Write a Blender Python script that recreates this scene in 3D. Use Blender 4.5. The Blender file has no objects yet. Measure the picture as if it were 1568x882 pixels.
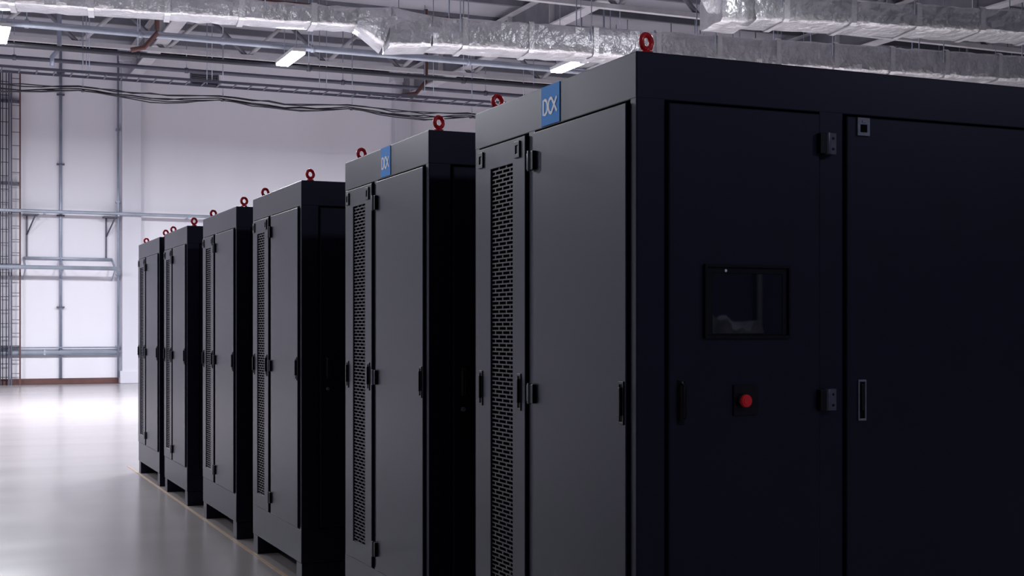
import bpy, bmesh, math, random
from mathutils import Vector, Matrix
random.seed(7)
scene = bpy.context.scene
COL = scene.collection

# ------------------------------------------------------------------ materials
def new_mat(name, base=(.5,.5,.5), rough=.5, metal=0.0, spec=.5, noise=None, bump=None, emit=None, coat=0, tint=None):
    m = bpy.data.materials.new(name); m.use_nodes = True
    nt = m.node_tree; b = nt.nodes['Principled BSDF']
    b.inputs['Base Color'].default_value = (*base,1)
    b.inputs['Roughness'].default_value = rough
    b.inputs['Metallic'].default_value = metal
    b.inputs['Specular IOR Level'].default_value = spec
    b.inputs['Coat Weight'].default_value = coat
    if tint: b.inputs['Specular Tint'].default_value = (*tint,1)
    if emit:
        b.inputs['Emission Color'].default_value = (*emit[0],1); b.inputs['Emission Strength'].default_value = emit[1]
    tc = nt.nodes.new('ShaderNodeTexCoord')
    if noise:
        sc, am, stretch = noise
        mp = nt.nodes.new('ShaderNodeMapping'); mp.inputs['Scale'].default_value = stretch
        n = nt.nodes.new('ShaderNodeTexNoise'); n.inputs['Scale'].default_value = sc; n.inputs['Detail'].default_value = 5
        r = nt.nodes.new('ShaderNodeMapRange')
        r.inputs['From Min'].default_value=.3; r.inputs['From Max'].default_value=.7
        r.inputs['To Min'].default_value = 1-am; r.inputs['To Max'].default_value = 1+am
        mx = nt.nodes.new('ShaderNodeVectorMath'); mx.operation='SCALE'; mx.inputs[0].default_value = base
        nt.links.new(tc.outputs['Object'], mp.inputs[0]); nt.links.new(mp.outputs[0], n.inputs['Vector'])
        nt.links.new(n.outputs['Fac'], r.inputs['Value']); nt.links.new(r.outputs[0], mx.inputs['Scale'])
        nt.links.new(mx.outputs[0], b.inputs['Base Color'])
    if bump:
        sc, st, dist = bump
        n2 = nt.nodes.new('ShaderNodeTexNoise'); n2.inputs['Scale'].default_value = sc; n2.inputs['Detail'].default_value = 3
        bp = nt.nodes.new('ShaderNodeBump'); bp.inputs['Strength'].default_value = st; bp.inputs['Distance'].default_value = dist
        nt.links.new(tc.outputs['Object'], n2.inputs['Vector']); nt.links.new(n2.outputs['Fac'], bp.inputs['Height'])
        nt.links.new(bp.outputs[0], b.inputs['Normal'])
    return m

PAINT = new_mat('powder_coat_black', (.0095,.0095,.0215), .33, spec=.34, noise=(6,.08,(1,1,1)), bump=(900,.12,.001), tint=(.78,.80,1))
DARK  = new_mat('recess_shade_black', (.002,.002,.003), .8, spec=.1, noise=(8,.1,(1,1,1)))  # near-black puts shade into door gaps, slots and grille backing
PERF  = new_mat('perforated_steel', (.016,.016,.030), .4, spec=.4, noise=(20,.1,(1,1,1)))
HINGE = new_mat('hinge_metal', (.10,.105,.14), .35, .3, noise=(40,.15,(1,1,1)))
HANDLE= new_mat('handle_black', (.003,.003,.006), .35, spec=.3, noise=(40,.1,(1,1,1)))
CHROME= new_mat('latch_metal', (.26,.27,.32), .3, .6, noise=(50,.1,(1,1,1)))
RED   = new_mat('button_red', (.95,.02,.03), .3, noise=(30,.0,(1,1,1)))
REDE  = new_mat('eyebolt_red', (.80,.03,.04), .25, noise=(60,.15,(1,1,1)))
BLUE  = new_mat('sign_blue', (.03,.36,1.0), .5, spec=.1, noise=(10,.0,(1,1,1)))
WHITE = new_mat('sign_white', (.93,.95,.98), .4, noise=(10,.01,(1,1,1)))
GLASS = new_mat('screen_glass', (.002,.003,.009), .02, spec=.6, noise=(5,.1,(1,1,1)))
BEZEL = new_mat('screen_bezel', (.003,.003,.006), .3, spec=.3, noise=(5,.1,(1,1,1)))
FOIL  = new_mat('duct_foil', (.84,.84,.87), .32, .75, noise=(3,.12,(1,1,1)), bump=(8,.75,.045))
TAPE  = new_mat('duct_tape_foil', (.93,.93,.95), .3, .6, noise=(6,.08,(1,1,1)), bump=(25,.4,.02))
STEELW= new_mat('painted_steel_white', (.55,.54,.58), .5, noise=(3,.1,(1,1,1)))
STEELG= new_mat('painted_steel_grey', (.16,.16,.19), .5, noise=(3,.15,(1,1,1)))
PIPEG = new_mat('galvanised_pipe', (.36,.40,.50), .4, .5, noise=(3,.15,(1,1,1)))
PIPEW = new_mat('rail_galvanised', (.42,.46,.55), .4, .3, noise=(3,.12,(1,1,1)))
PIPED = new_mat('pipe_dark', (.03,.03,.045), .5, noise=(3,.15,(1,1,1)))
TRAYM = new_mat('tray_steel', (.10,.10,.14), .5, .2, noise=(3,.15,(1,1,1)))
PIPEB = new_mat('sprinkler_pipe_brown', (.12,.05,.045), .5, noise=(5,.15,(1,1,1)))
CABLE = new_mat('cable_black', (.02,.02,.03), .5, noise=(8,.2,(1,1,1)))
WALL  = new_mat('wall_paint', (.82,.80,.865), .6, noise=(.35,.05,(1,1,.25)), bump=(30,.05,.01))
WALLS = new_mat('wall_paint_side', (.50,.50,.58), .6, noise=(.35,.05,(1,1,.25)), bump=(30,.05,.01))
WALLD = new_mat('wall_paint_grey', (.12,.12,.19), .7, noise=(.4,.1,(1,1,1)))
COLM  = new_mat('column_paint', (.66,.65,.72), .6, noise=(1,.05,(1,1,.3)))
CEIL  = new_mat('roof_deck', (.40,.40,.45), .6, noise=(.5,.12,(1,1,1)))
TARP  = new_mat('tarpaulin_grey', (.46,.46,.52), .5, noise=(6,.3,(1,1,1)), bump=(8,.9,.05))
WOOD  = new_mat('pallet_wood', (.35,.25,.15), .7, noise=(6,.3,(1,8,8)))
TAPEY = new_mat('floor_tape_yellow', (.34,.22,.13), .5, noise=(8,.15,(1,1,1)))
LAMPM = new_mat('lamp_housing', (.7,.7,.72), .4, noise=(8,.05,(1,1,1)))
LED   = new_mat('lamp_diffuser', (.9,.9,.9), .4, emit=((.95,.97,1),30))

FLOOR = new_mat('epoxy_floor', (.37,.338,.34), .3, spec=.30, noise=(.8,.04,(.25,1.6,1)))
nt=FLOOR.node_tree; b=nt.nodes['Principled BSDF']
tc=nt.nodes.new('ShaderNodeTexCoord'); n=nt.nodes.new('ShaderNodeTexNoise'); n.inputs['Scale'].default_value=.6; n.inputs['Detail'].default_value=2
mp=nt.nodes.new('ShaderNodeMapping'); mp.inputs['Scale'].default_value=(.3,1.8,1)
r=nt.nodes.new('ShaderNodeMapRange'); r.inputs['From Min'].default_value=.3; r.inputs['From Max'].default_value=.7; r.inputs['To Min'].default_value=.19; r.inputs['To Max'].default_value=.24
nt.links.new(tc.outputs['Object'],mp.inputs[0]); nt.links.new(mp.outputs[0],n.inputs['Vector']); nt.links.new(n.outputs['Fac'],r.inputs['Value']); nt.links.new(r.outputs[0],b.inputs['Roughness'])

# ------------------------------------------------------------------ mesh builder
class MB:
    def __init__(s): s.v=[]; s.f=[]; s.m=[]; s.mats=[]; s.sm=[]
    def mi(s,mat):
        if mat not in s.mats: s.mats.append(mat)
        return s.mats.index(mat)
    def poly(s,pts,mat):
        k=len(s.v); s.v+= [tuple(p) for p in pts]; s.f.append(tuple(range(k,k+len(pts)))); s.m.append(s.mi(mat)); s.sm.append(False)
    def box(s,x0,x1,y0,y1,z0,z1,mat):
        k=len(s.v)
        s.v+=[(x0,y0,z0),(x1,y0,z0),(x1,y1,z0),(x0,y1,z0),(x0,y0,z1),(x1,y0,z1),(x1,y1,z1),(x0,y1,z1)]
        for f in [(0,3,2,1),(4,5,6,7),(0,1,5,4),(1,2,6,5),(2,3,7,6),(3,0,4,7)]:
            s.f.append(tuple(k+i for i in f)); s.m.append(s.mi(mat)); s.sm.append(False)
    def tube(s,pts,r,mat,n=8,closed=False):
        pts=[Vector(p) for p in pts]; k=len(s.v); N=len(pts)
        for i,p in enumerate(pts):
            if closed: t=pts[(i+1)%N]-pts[i-1]
            else: t=pts[min(i+1,N-1)]-pts[max(i-1,0)]
            t.normalize()
            up=Vector((0,0,1)) if abs(t.z)<.9 else Vector((1,0,0))
            if closed: up=s.cn
            a=t.cross(up).normalized(); c=a.cross(t).normalized()
            for j in range(n):
                q=2*math.pi*j/n
                s.v.append(tuple(p+a*r*math.cos(q)+c*r*math.sin(q)))
        M=N if closed else N-1
        for i in range(M):
            for j in range(n):
                i2=(i+1)%N; j2=(j+1)%n
                s.f.append((k+i*n+j,k+i*n+j2,k+i2*n+j2,k+i2*n+j)); s.m.append(s.mi(mat)); s.sm.append(True)
        if not closed:
            s.f.append(tuple(k+j for j in range(n))[::-1]); s.m.append(s.mi(mat)); s.sm.append(False)
            s.f.append(tuple(k+(N-1)*n+j for j in range(n))); s.m.append(s.mi(mat)); s.sm.append(False)
    def ring(s,c,R,r,normal,mat,N=28,n=10):
        normal=Vector(normal).normalized(); s.cn=normal
        u=normal.orthogonal().normalized(); w=normal.cross(u)
        s.tube([Vector(c)+u*R*math.cos(2*math.pi*i/N)+w*R*math.sin(2*math.pi*i/N) for i in range(N)],r,mat,n,True)
    def frame(s,axis,a0,a1,u0,u1,z0,z1,iu0,iu1,iz0,iz1,mat):
        def P(a,u,z): return (a,u,z) if axis=='x' else (u,a,z)
        o=[(u0,z0),(u1,z0),(u1,z1),(u0,z1)]; i_=[(iu0,iz0),(iu1,iz0),(iu1,iz1),(iu0,iz1)]
        k=len(s.v)
        for a in (a0,a1):
            for q in o: s.v.append(P(a,*q))
            for q in i_: s.v.append(P(a,*q))
        for j in range(4):
            j2=(j+1)%4
            for f in [(j,j2,4+j2,4+j),(8+j,12+j,12+j2,8+j2),(j,8+j,8+j2,j2),(4+j,4+j2,12+j2,12+j)]:
                s.f.append(tuple(k+q for q in f)); s.m.append(s.mi(mat)); s.sm.append(False)
    def obj(s,name,parent=None,loc=(0,0,0),bevel=0,seg=2):
        me=bpy.data.meshes.new(name); me.from_pydata(s.v,[],s.f)
        for m in s.mats: me.materials.append(m)
        for p,mi,sm in zip(me.polygons,s.m,s.sm): p.material_index=mi; p.use_smooth=sm
        bm=bmesh.new(); bm.from_mesh(me); bmesh.ops.recalc_face_normals(bm,faces=bm.faces); bm.to_mesh(me); bm.free()
        me.update()
        o=bpy.data.objects.new(name,me); COL.objects.link(o); o.location=loc
        if parent: o.parent=parent
        if bevel:
            bv=o.modifiers.new('bevel','BEVEL'); bv.width=bevel; bv.segments=seg; bv.limit_method='ANGLE'; bv.angle_limit=math.radians(50)
        return o
def empty(name,loc=(0,0,0)):
    e=bpy.data.objects.new(name,None); COL.objects.link(e); e.location=loc; e.empty_display_size=.2; return e

# ------------------------------------------------------------------ room shell
RX0,RX1,RY0,RY1,H=-11,40,-12,38.4,9.3
HC=H-.002
def shell(name,x0,x1,y0,y1,z0,z1,mat):
    m=MB(); m.box(x0,x1,y0,y1,z0,z1,mat); return m.obj(name)
shell('floor',RX0,RX1,RY0,RY1,-.2,0,FLOOR)
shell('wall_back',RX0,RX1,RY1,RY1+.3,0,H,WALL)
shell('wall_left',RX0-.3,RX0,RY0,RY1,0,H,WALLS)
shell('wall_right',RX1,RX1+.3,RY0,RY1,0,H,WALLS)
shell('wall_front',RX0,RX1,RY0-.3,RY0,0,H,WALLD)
m=MB(); m.box(RX0,RX1,RY0,RY1,H,H+.2,CEIL)
y=RY0+1
while y<RY1:
    m.box(RX0,RX1,y,y+.1,H-.16,H,STEELG); y+=1.9
m.obj('ceiling')
m=MB(); m.box(RX0,RX1,RY1-.06,RY1,0,.16,PIPEB); m.obj('baseboard_back',bevel=.01)
m=MB(); m.box(RX0,RX0+.05,RY0,RY1,0,.16,STEELG); m.obj('baseboard_left',bevel=.01)
for cx in (-2.9,4.84,12.75,20.6,28.5,36.4):
    m=MB(); m.box(cx,cx+.52,RY1-.35,RY1,0,H,COLM); m.box(cx-.06,cx+.58,RY1-.4,RY1,0,.35,COLM); m.box(cx-.08,cx+.6,RY1-.45,RY1,H-.4,H,COLM)
    m.obj('wall_column',bevel=.02)
m=MB(); m.box(1.984,2.010,2.2,15.2,0,.002,TAPEY); m.obj('floor_marking_tape')

for bx in (-2.6,5.1,13.0,20.9,28.8):
    m=MB()
    m.box(bx-.16,bx+.16,RY0,RY1,8.38,8.42,STEELW); m.box(bx-.16,bx+.16,RY0,RY1,9.1,9.14,STEELW); m.box(bx-.02,bx+.02,RY0,RY1,8.42,9.1,STEELG)
    yy=RY0+1
    while yy<RY1: m.box(bx-.15,bx+.15,yy,yy+.02,8.42,9.1,STEELW); yy+=2.4
    m.obj('roof_beam')
for ty in (16.5,24.8,33.0):
    m=MB(); x=RX0+.2
    m.box(RX0,RX1,ty-.07,ty+.07,8.2,8.3,STEELW); m.box(RX0,RX1,ty-.07,ty+.07,9.16,9.24,STEELW)
    while x<RX1-2:
        m.tube([(x,ty,8.25),(x+1.0,ty,9.2)],.055,STEELW,6); m.tube([(x+1.0,ty,9.2),(x+2.0,ty,8.25)],.055,STEELG,6); x+=2.0
    m.obj('roof_truss')

# ------------------------------------------------------------------ ducts
def duct(mb,A,B,w,h,step=.18,w2=None,h2=None,jit=.013,bands=True):
    A=Vector(A);B=Vector(B);L=(B-A).length;t=(B-A)/L
    up=Vector((0,0,1)) if abs(t.z)<.9 else Vector((1,0,0))
    a=t.cross(up).normalized(); c=a.cross(t).normalized()
    w2=w2 or w; h2=h2 or h
    n=max(2,int(L/step)); k=len(mb.v)
    per=[(-.5,-.42),(-.42,-.5),(-.15,-.5),(.15,-.5),(.42,-.5),(.5,-.42),(.5,-.1),(.5,.15),(.5,.42),(.42,.5),(.15,.5),(-.15,.5),(-.42,.5),(-.5,.42),(-.5,.15),(-.5,-.1)]
    P=len(per)
    for i in range(n+1):
        f=i/n; ww=w+(w2-w)*f; hh=h+(h2-h)*f
        for (u,v) in per:
            j=Vector((random.uniform(-1,1),random.uniform(-1,1),random.uniform(-1,1)))*jit
            mb.v.append(tuple(A+t*(L*f)+a*u*ww+c*v*hh+j))
    for i in range(n):
        for j in range(P):
            j2=(j+1)%P
            mb.f.append((k+i*P+j,k+i*P+j2,k+(i+1)*P+j2,k+(i+1)*P+j)); mb.m.append(mb.mi(FOIL)); mb.sm.append(random.random()<.7)
    mb.f.append(tuple(k+j for j in range(P))); mb.m.append(mb.mi(FOIL)); mb.sm.append(False)
    mb.f.append(tuple(k+n*P+j for j in range(P))); mb.m.append(mb.mi(FOIL)); mb.sm.append(False)
    if bands:
        d=.6
        while d<L-.3:
            f=d/L; ww=(w+(w2-w)*f)+.05; hh=(h+(h2-h)*f)+.05
            k=len(mb.v)
            for dd in (-.05,.05):
                for (u,v) in per: mb.v.append(tuple(A+t*(d+dd)+a*u*ww+c*v*hh))
            for j in range(P):
                j2=(j+1)%P
                mb.f.append((k+j,k+j2,k+P+j2,k+P+j)); mb.m.append(mb.mi(TAPE)); mb.sm.append(False)
            d+=1.25
def rods(mb,A,B,off,step=2.5,ztop=HC):
    A=Vector(A);B=Vector(B);L=(B-A).length;t=(B-A)/L;a=Vector((-t.y,t.x,0))
    d=.5
    while d<L:
        for s in (-1,1):
            p=A+t*d+a*off*s; mb.tube([p,(p.x,p.y,ztop)],.012,PIPEG,5)
        d+=step
m=MB()
duct(m,(-10.5,25.3,7.06),(7.0,23.12,7.06),.6,.34)
duct(m,(7.0,23.12,7.06),(7.55,23.02,6.9),.6,.34,w2=.85,h2=.72)
duct(m,(7.55,23.02,6.9),(8.3,22.9,6.86),.85,.72,w2=.8,h2=.55)
duct(m,(8.3,22.9,6.86),(38,19.1,6.86),.8,.52)
rods(m,(-10,25.3,7.06),(7,23.12,7.06),.33); rods(m,(8.3,22.9,6.86),(38,19.1,6.86),.43)
m.obj('ventilation_duct')
m=MB()
duct(m,(12.9,19.6,7.0),(38,15.0,7.0),.9,.42)
duct(m,(12.3,19.7,7.0),(12.9,19.6,7.0),1.0,.56)
duct(m,(12.6,19.66,7.1),(12.0,20.4,8.9),.7,.6)
rods(m,(12.9,19.6,7),(38,15.0,7),.48)
m.obj('ventilation_duct')
m=MB()
duct(m,(14,28.5,8.0),(39,28.5,8.0),1.1,.35); rods(m,(14,28.5,8),(39,28.5,8),.57)
m.obj('ventilation_duct')

# ------------------------------------------------------------------ pipes overhead
PX0,PX1=RX0+.1,RX1-.1
def pipe(name,pts,r,mat,hang=None):
    m=MB(); m.tube(pts,r,mat,10)
    if hang:
        A=Vector(pts[0]);B=Vector(pts[-1]);L=(B-A).length;d=.7
        while d<L:
            p=A+(B-A)*(d/L); m.tube([p,(p.x,p.y,HC)],.012,PIPEG,5)
            m.tube([p-(B-A)/L*.04,p+(B-A)/L*.04],r*1.35,mat,10); d+=hang
    return m.obj(name)
pipe('overhead_pipe',[(PX0,27.5,7.0),(PX1,27.5,7.0)],.05,PIPED,3.5)
pipe('overhead_pipe',[(PX0,27.2,7.34),(PX1,27.2,7.34)],.05,PIPEW,3.5)
pipe('overhead_pipe',[(PX0,29.0,7.75),(PX1,29.0,7.75)],.07,PIPEW,4)
pipe('overhead_pipe',[(PX0,33.5,7.9),(PX1,33.5,7.9)],.05,TRAYM,4)
pipe('overhead_pipe',[(PX0,25.8,7.9),(PX1,25.8,7.9)],.045,PIPEB,4)
pipe('sprinkler_pipe',[(4.1,27.0,9.25),(4.1,27.0,7.45),(4.1,27.0,7.35),(3.85,27.0,7.05),(3.6,27.0,6.98)],.05,PIPEB)
pipe('sprinkler_pipe',[(11.0,30.5,9.25),(11.0,30.5,7.6),(11.0,30.5,7.5),(10.75,30.5,7.2),(10.3,30.5,7.1)],.05,PIPEB)
pipe('sprinkler_pipe',[(2.6,31,9.25),(2.6,31,7.7),(2.45,31,7.5),(2.45,31,7.3)],.05,PIPEG)

def cable_tray(name,y,z,w,x0,x1,cables,rng=.35):
    m=MB()
    for s in (-1,1): m.box(x0,x1,y+s*w/2-.01,y+s*w/2+.01,z-.028,z+.028,TRAYM)
    x=x0
    while x<x1: m.box(x,x+.03,y-w/2,y+w/2,z-.02,z-.0,TRAYM); x+=rng
    for c in range(cables):
        yy=y-w/2+.05+(w-.1)*random.random(); pts=[]; x=x0
        ph=random.random()*6
        while x<=x1:
            pts.append((x,yy+.03*math.sin(x*1.3+ph),z+.01+.02*random.random()+.015*math.sin(x*.9+ph))); x+=.6
        m.tube(pts,.014,CABLE,5)
    d=x0+1
    while d<x1:
        for s in (-1,1): m.tube([(d,y+s*w/2,z),(d,y+s*w/2,HC)],.01,PIPEG,5)
        d+=2.6
    return m.obj(name)
cable_tray('cable_tray',30.0,6.98,.6,PX0,22,3)
m=MB()
for c in range(6):
    pts=[];x=PX0; o1=random.uniform(-.06,.06); o2=random.uniform(-.07,.05)
    while x<24:
        s=abs(math.sin((x+9.6)*math.pi/3.2)); pts.append((x,32+o1,7.05+o2-(.03+.06*random.random()+.02*c)*s)); x+=.4
    m.tube(pts,.014,CABLE,6)
x=-9.6
while x<24: m.tube([(x,32,7.05),(x,32,HC)],.014,PIPEG,5); m.box(x-.03,x+.03,31.9,32.1,6.95,6.98,PIPED); x+=3.2
m.obj('cable_bundle')
m=MB(); x=21.5
while x<34: m.tube([(x,26,7.75),(x,26,8.35)],.012,PIPED,4); m.tube([(x,26,7.75),(x,27.5,7.75)],.012,PIPED,4); x+=.22
for z in (7.75,7.9,8.05,8.2,8.35): m.tube([(21.5,26,z),(34,26,z)],.012,PIPED,4)
for y in (26.4,26.8,27.2,27.5): m.tube([(21.5,y,7.75),(34,y,7.75)],.012,PIPED,4)
for x in (22,25,28,31,33.8): m.tube([(x,26,8.35),(x,26,HC)],.014,PIPED,4)
m.obj('wire_basket_tray')

# ------------------------------------------------------------------ back wall fittings
YW=RY1
m=MB(); m.tube([(PX0,YW-.46,4.67),(14,YW-.46,4.67)],.045,PIPEW,8)
x=PX0+.4
while x<14: m.box(x,x+.05,YW-.5,YW,4.60,4.63,PIPEW); x+=1.9
m.obj('wall_pipe')
m=MB(); m.tube([(PX0,YW-.14,.86),(4.75,YW-.14,.86)],.065,PIPEW,8); m.tube([(PX0,YW-.14,1.0),(4.75,YW-.14,1.0)],.02,PIPEW,8)
x=PX0+.4
while x<4.6: m.box(x,x+.05,YW-.2,YW,.8,.94,PIPEW); x+=1.9
m.obj('wall_pipe')
m=MB(); m.tube([(PX0,YW-.75,3.15),(4.72,YW-.75,3.15)],.055,PIPEW,8); m.tube([(2.3,YW-.08,3.43),(4.6,YW-.08,3.43)],.035,PIPEW,8)
for x in (-6,-2,2.3,3.25,4.6):
    m.tube([(x,YW-.02,3.43),(x,YW-.75,3.15)],.03,PIPEW,6); m.tube([(x,YW-.02,2.85),(x,YW-.75,3.12)],.02,PIPEW,6)
m.obj('wall_rail_rack')
m=MB(); m.tube([(3.25,YW-.08,.16),(3.25,YW-.08,9.2)],.04,PIPEG,8)
for z in (.9,2.1,3.2,4.6,6.0,7.9,8.5): m.box(3.15,3.35,YW-.12,YW-.001,z-.02,z+.02,TRAYM)
m.obj('conduit_riser')
m=MB(); m.tube([(4.75,YW-.2,.16),(4.75,YW-.2,9.2)],.03,PIPEG,8)
for z in (1,3,5,7): m.box(4.7,4.8,YW-.2,YW-.001,z,z+.05,PIPEG)
m.obj('conduit_riser')
for bx in (2.38,4.45):
    m=MB(); m.box(bx-.02,bx+.02,YW-.06,YW-.001,3.46,4.58,TRAYM)
    m.tube([(bx,YW-.04,4.05),(bx+.2,YW-.46,4.58)],.022,TRAYM,6); m.box(bx-.1,bx+.28,YW-.5,YW-.001,4.565,4.595,TRAYM)
    m.obj('wall_bracket')
m=MB(); m.frame('y',YW-.05,YW-.001,6.75,7.55,8.42,8.82,6.8,7.5,8.47,8.77,TRAYM)
z=8.49
while z<8.76: m.box(6.8,7.5,YW-.04,YW-.01,z,z+.03,PIPED); z+=.055
m.obj('ventilation_grille')
m=MB()
for x,mt in ((1.70,PIPED),(1.92,TRAYM),(1.98,TRAYM),(2.2,PIPEB)): m.box(x-.02,x+.02,YW-.24,YW-.17,0,8.4,mt)
z=.2
while z<8.4: m.box(1.70,1.92,YW-.22,YW-.19,z,z+.02,TRAYM); m.box(1.98,2.2,YW-.22,YW-.19,z+.1,z+.12,STEELG); z+=.36
for z in (1,3.2,5.4,7.6): m.box(1.68,2.22,YW-.19,YW-.001,z,z+.06,TRAYM)
for dx in (-.05,.04): m.tube([(1.81+dx,YW-.25,0),(1.81+dx,YW-.25,8.4)],.012,CABLE,5)
m.obj('vertical_cable_ladder')

# ------------------------------------------------------------------ hanging lamps
def lamp(x,y,z,power,size=1.4,col=(.92,.94,1)):
    e=empty('linear_led_lamp',(x,y,z))
    m=MB(); m.box(-.14,.14,-size/2,size/2,0,.07,LAMPM); m.box(-.06,.06,-size/2+.1,size/2-.1,.07,.13,LAMPM)
    for s in (-1,1): m.tube([(0,s*size*.35,.1),(0,s*size*.35,HC-z)],.01,PIPEG,5)
    m.obj('housing',e,bevel=.01)
    m=MB(); m.box(-.13,.13,-size/2+.02,size/2-.02,-.045,.0,LED); m.obj('diffuser',e,bevel=.015)
    l=bpy.data.lights.new('tube_light','AREA'); l.shape='RECTANGLE'; l.size=.26; l.size_y=size; l.energy=power; l.color=col
    o=bpy.data.objects.new('tube_light',l); COL.objects.link(o); o.parent=e; o.location=(0,0,-.05)
for x,p in ((-4.3,1000),(1.2,1000),(6.68,1100),(12.2,1100),(17.7,650),(23.2,350)): lamp(x,26.6 if x<10 else 25.0,7.0,p)
for x,p in ((-6,260),(-1,260),(4,260),(12,160)): lamp(x,17.0,7.3,p)  # unseen lamps, added out of frame to supply light to the hall
lamp(-6,8.5,7.3,80)  # weak unseen lamp added to light the cabinets' left faces
for x in (5,13): lamp(x,-5.5,7.0,190,col=(.70,.75,1))  # bluish lamps added behind the camera to light right faces and screen reflection

# ------------------------------------------------------------------ unseen objects added behind the camera for the screen to mirror
e=empty('reflection_pallet',(7.6,-4.6,0))  # made-up tarp-covered load, placed for the grey shape in the screen
m=MB()
for y in (-.45,0,.45): m.box(-.4,.4,y-.05,y+.05,0,.10,WOOD)
for x in (-.36,-.18,0,.18,.36): m.box(x-.06,x+.06,-.5,.5,.10,.125,WOOD)
m.obj('pallet',e,bevel=.004)
bm=bmesh.new(); bmesh.ops.create_cube(bm,size=1); bmesh.ops.subdivide_edges(bm,edges=bm.edges,cuts=14,use_grid_fill=True)
for v in bm.verts:
    c=v.co.copy(); t=c.z+.5
    lump=.07*math.sin(c.x*6+1)*math.cos(c.y*7)+.03*math.sin(c.x*21)
    k=1-.22*t*t
    v.co=Vector((c.x*.74*k+random.uniform(-.01,.01), c.y*.94*k+random.uniform(-.01,.01), .125+t*1.44+(lump*t if t>.8 else 0)))
me=bpy.data.meshes.new('tarp_cover'); bm.to_mesh(me); bm.free(); me.materials.append(TARP)
o=bpy.data.objects.new('tarp_cover',me); COL.objects.link(o); o.parent=e
m=MB(); m.tube([(13.0,RY0+.15,0),(13.0,RY0+.15,8.3)],.05,STEELW,10)
for z in (1,3,5,7): m.box(12.9,13.1,RY0+.001,RY0+.2,z,z+.06,STEELG)
m.obj('reflection_conduit')  # wall conduit added unseen to reflect as a pale line in the screen

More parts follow.
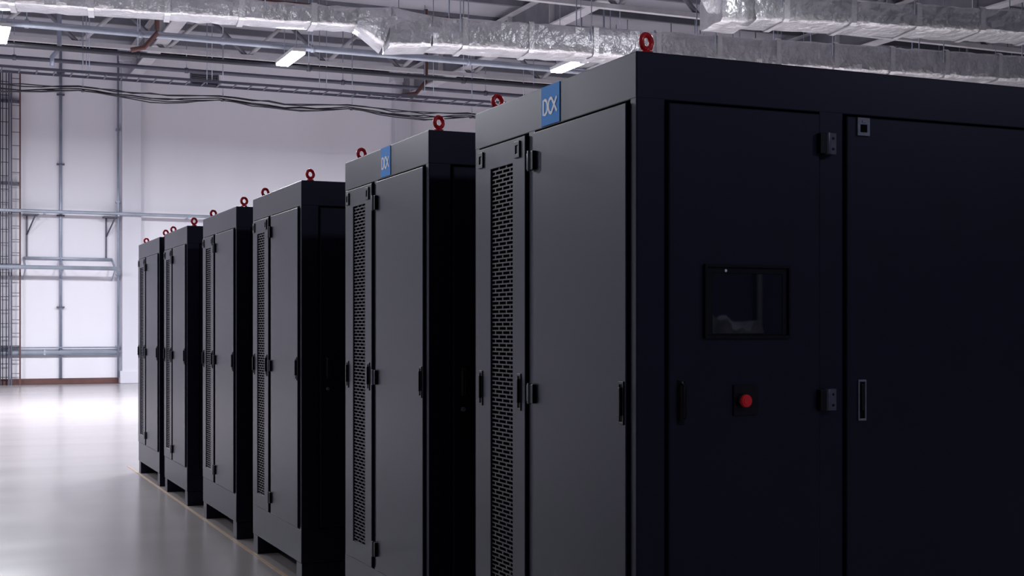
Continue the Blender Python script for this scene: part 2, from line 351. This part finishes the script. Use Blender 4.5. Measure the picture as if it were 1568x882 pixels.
# ------------------------------------------------------------------ cabinets
def stroke(mb,pts,w,x,mat,closed=False):
    P=[Vector((0,p[0],p[1])) for p in pts]; N=len(P); L=[];R=[]
    for i in range(N):
        if closed: t=P[(i+1)%N]-P[i-1]
        else: t=P[min(i+1,N-1)]-P[max(i-1,0)]
        t.normalize(); nn=Vector((0,-t.z,t.y)); L.append(P[i]+nn*w/2); R.append(P[i]-nn*w/2)
    for i in range(N if closed else N-1):
        j=(i+1)%N
        mb.poly([(x,q.y,q.z) for q in (L[i],L[j],R[j],R[i])],mat)
def cabinet(X,Y,L,W=1.88,sign=False,panel=False):
    s=L/1.36; e=empty('server_rack_cabinet',(X,Y,0)); ZT=2.40
    m=MB(); m.box(.045,W-.03,.04,L-.03,.14,2.36,DARK); m.obj('inner_shell',e)
    m=MB()
    m.box(0,W,0,L,2.25,ZT,PAINT); m.box(0,W,0,L,.125,.325,PAINT)
    a,bz=.30,2.27; g=.0008
    m.box(g,.106,g,.042*s,a,bz,PAINT); m.box(g,.034,.768*s,.828*s,a,bz,PAINT); m.box(g,.05,1.311*s,L-g,a,bz,PAINT)
    m.box(.702,.802,g,.034,a,bz,PAINT); m.box(1.765,W-g,g,.05,a,bz,PAINT)
    m.box(.05,W-g,L-.03,L-g,a,bz,PAINT); m.box(W-.03,W-g,.05,L-.03,a,bz,PAINT)
    m.obj('frame',e,bevel=.004)
    m=MB(); m.box(.004,W-.004,.004,.13,0,.122,PAINT); m.box(.004,W-.004,L-.13,L-.004,0,.122,PAINT); m.obj('base_skids',e,bevel=.003)
    z0,z1=.332,2.242
    m=MB(); m.box(-.012,.025,.047*s,.762*s,z0,z1,PAINT); m.obj('solid_door',e,bevel=.004)
    m=MB()
    pa,pb,pz0,pz1=.95*s,1.165*s,.42,2.15
    m.frame('x',-.012,.02,.834*s,1.305*s,z0,z1,pa,pb,pz0,pz1,PAINT); m.obj('perforated_door',e,bevel=.003)
    # staggered slotted grille
    m=MB(); z=pz0; i=0; pitch=.0165; cols=3; cw=(pb-pa)/cols
    while z<pz1-.004:
        m.box(-.0065,-.0050,pa,pb,z,z+.0056,PERF)
        off=(i%2)*cw*.5
        for c in range(cols+1):
            yy=pa+c*cw+off-cw*.07
            y0=max(pa,yy); y1=min(pb,yy+cw*.14)
            if y1>y0: m.box(-.0065,-.0050,y0,y1,z+.0056,min(z+pitch,pz1),PERF)
        z+=pitch; i+=1
    m.obj('perforated_grille',e)
    m=MB()
    for z in (.435,1.28,2.138):
        m.box(-.026,-.010,.735*s,.768*s,z-.035,z+.035,HANDLE); m.box(-.022,-.0,.770*s,.80*s,z-.03,z+.03,HANDLE)
        m.tube([(-.024,.769*s,z-.038),(-.024,.769*s,z+.038)],.008,HINGE,10)
    m.obj('door_hinges',e,bevel=.002)
    m=MB()
    for y in (.075*s,.885*s,1.265*s):
        m.frame('x',-.016,-.010,y-.017,y+.017,1.21,1.35,y-.010,y+.010,1.22,1.34,HANDLE)
        m.box(-.0145,-.011,y-.009,y+.009,1.221,1.339,DARK)
        m.box(-.024,-.012,y-.006,y+.006,1.24,1.33,HANDLE)
    for y in (.90*s,1.262*s):
        m.frame('x',-.018,-.010,y-.024,y+.024,2.165,2.228,y-.012,y+.012,2.18,2.212,HANDLE)
        m.box(-.014,-.011,y-.012,y+.012,2.18,2.212,HINGE)
    m.obj('door_handles',e,bevel=.002)
    m=MB(); m.box(.112,.697,-.012,.025,z0,z1,PAINT); m.obj('service_door',e,bevel=.0045)
    m=MB(); m.box(.808,1.76,-.012,.025,z0,z1,PAINT); m.obj('wide_door',e,bevel=.0045)
    m=MB()
    for z in (.435,1.28,2.142):
        m.box(.686,.716,-.030,-.004,z-.034,z+.034,HANDLE); m.box(.722,.752,-.028,0.0,z-.036,z+.036,HINGE)
        m.tube([(.719,-.026,z-.036),(.719,-.026,z+.036)],.010,HINGE,10)
        for q in (-.018,.018): m.tube([(.739,-.028,z+q),(.739,-.030,z+q)],.005,HANDLE,8)
    m.obj('side_hinges',e,bevel=.003)
    m=MB()
    m.tube([(.157,-.016,1.225),(.157,-.022,1.235),(.157,-.022,1.335),(.157,-.016,1.345)],.013,HANDLE,10)
    m.box(.144,.170,-.016,-.010,1.212,1.355,HANDLE)
    m.frame('y',-.017,-.011,.852,.886,1.205,1.345,.858,.880,1.212,1.338,CHROME)
    m.box(.858,.880,-.0135,-.011,1.212,1.338,DARK); m.box(.863,.875,-.020,-.012,1.24,1.33,HANDLE)
    m.frame('y',-.018,-.011,.848,.900,2.178,2.240,.860,.888,2.190,2.216,CHROME)
    m.box(.860,.888,-.0145,-.011,2.190,2.216,DARK); m.box(.866,.882,-.020,-.016,2.222,2.232,CHROME)
    if not panel:
        for z in (1.29,1.16):
            m.tube([(.157,-.006,z),(.157,-.026,z)],.010,CHROME,12)
    m.obj('side_door_handles',e,bevel=.0015)
    if panel:
        m=MB(); m.frame('y',-.024,-.011,.240,.572,1.488,1.728,.249,.563,1.497,1.719,BEZEL)
        m.box(.249,.563,-.0135,-.0115,1.497,1.719,BEZEL)
        m.frame('y',-.0165,-.0135,.252,.560,1.500,1.716,.272,.542,1.503,1.700,BEZEL)
        m.box(.272,.542,-.0150,-.0135,1.503,1.700,GLASS)
        m.tube([(.322,-.0165,1.708),(.322,-.018,1.708)],.005,WHITE,8)  # white disc standing in for a bright reflection on the screen
        m.obj('touch_screen',e,bevel=.001)
        m=MB(); m.box(.352,.446,-.018,-.010,1.236,1.336,HANDLE)
        m.tube([(.386,-.018,1.284),(.386,-.026,1.284)],.017,HINGE,20)
        m.tube([(.386,-.026,1.284),(.386,-.032,1.284)],.013,RED,20)
        for (ya,yb,r_) in ((-.032,-.040,.021),(-.040,-.044,.019),(-.044,-.046,.013)): m.tube([(.386,ya,1.284),(.386,yb,1.284)],r_,RED,24)
        m.obj('emergency_stop_button',e)
    m=MB()
    for ex in (.07,W-.07):
        for ey in (.06,L-.07):
            m.tube([(ex,ey,ZT),(ex,ey,ZT+.012)],.022,REDE,16); m.tube([(ex,ey,ZT+.012),(ex,ey,ZT+.024)],.013,REDE,12)
            m.ring((ex,ey,ZT+.044),.0235,.0095,(.35,-1,0),REDE)
    m.obj('lifting_eyebolts',e)
    if sign:
        m=MB(); ya,yb=.556*s,.710*s
        m.box(-.0025,0,ya,yb,2.256,2.398,BLUE)
        cy=lambda u: yb-.02-u*(yb-ya-.04)
        zc=2.322; hh=.026; x=-.0035
        D=[(cy(0),zc-hh),(cy(0),zc+hh)]+[(cy(.14+.16*math.sin(t)),zc+hh*math.cos(t)) for t in [i*math.pi/8 for i in range(9)]]
        stroke(m,D,.011,x,WHITE,True)
        C=[(cy(.53-.15*math.sin(t)),zc+hh*math.cos(t)) for t in [i*math.pi/8 for i in range(9)]]
        C=[(cy(.62),zc+hh)]+C+[(cy(.62),zc-hh)]
        stroke(m,C,.011,x,WHITE)
        stroke(m,[(cy(.62),zc+hh),(cy(1),zc-hh)],.011,x-.0004,WHITE); stroke(m,[(cy(.62),zc-hh),(cy(1),zc+hh)],.011,x-.0008,WHITE)
        m.obj('logo_sign',e)
    return e
cabinet(2.048,3.72,1.365,sign=True,panel=True)
cabinet(2.020,5.565,1.30,sign=True)
cabinet(2.015,7.76,1.30)
cabinet(2.015,9.60,1.28)
cabinet(2.010,11.58,1.20)
cabinet(2.015,13.12,1.40)

# ------------------------------------------------------------------ world, camera
w=bpy.data.worlds.new('world'); scene.world=w; w.use_nodes=True
w.node_tree.nodes['Background'].inputs[0].default_value=(.02,.022,.04,1); w.node_tree.nodes['Background'].inputs[1].default_value=1
cd=bpy.data.cameras.new('camera'); cam=bpy.data.objects.new('camera',cd); COL.objects.link(cam)
cam.location=(0,0,1.52); cam.rotation_euler=(math.radians(90),0,math.radians(-23.52))
cd.sensor_width=36; cd.lens=46.95; cd.shift_y=.0395; cd.clip_end=200
scene.camera=cam
scene.view_settings.view_transform='Standard'; scene.view_settings.look='None'; scene.view_settings.exposure=0
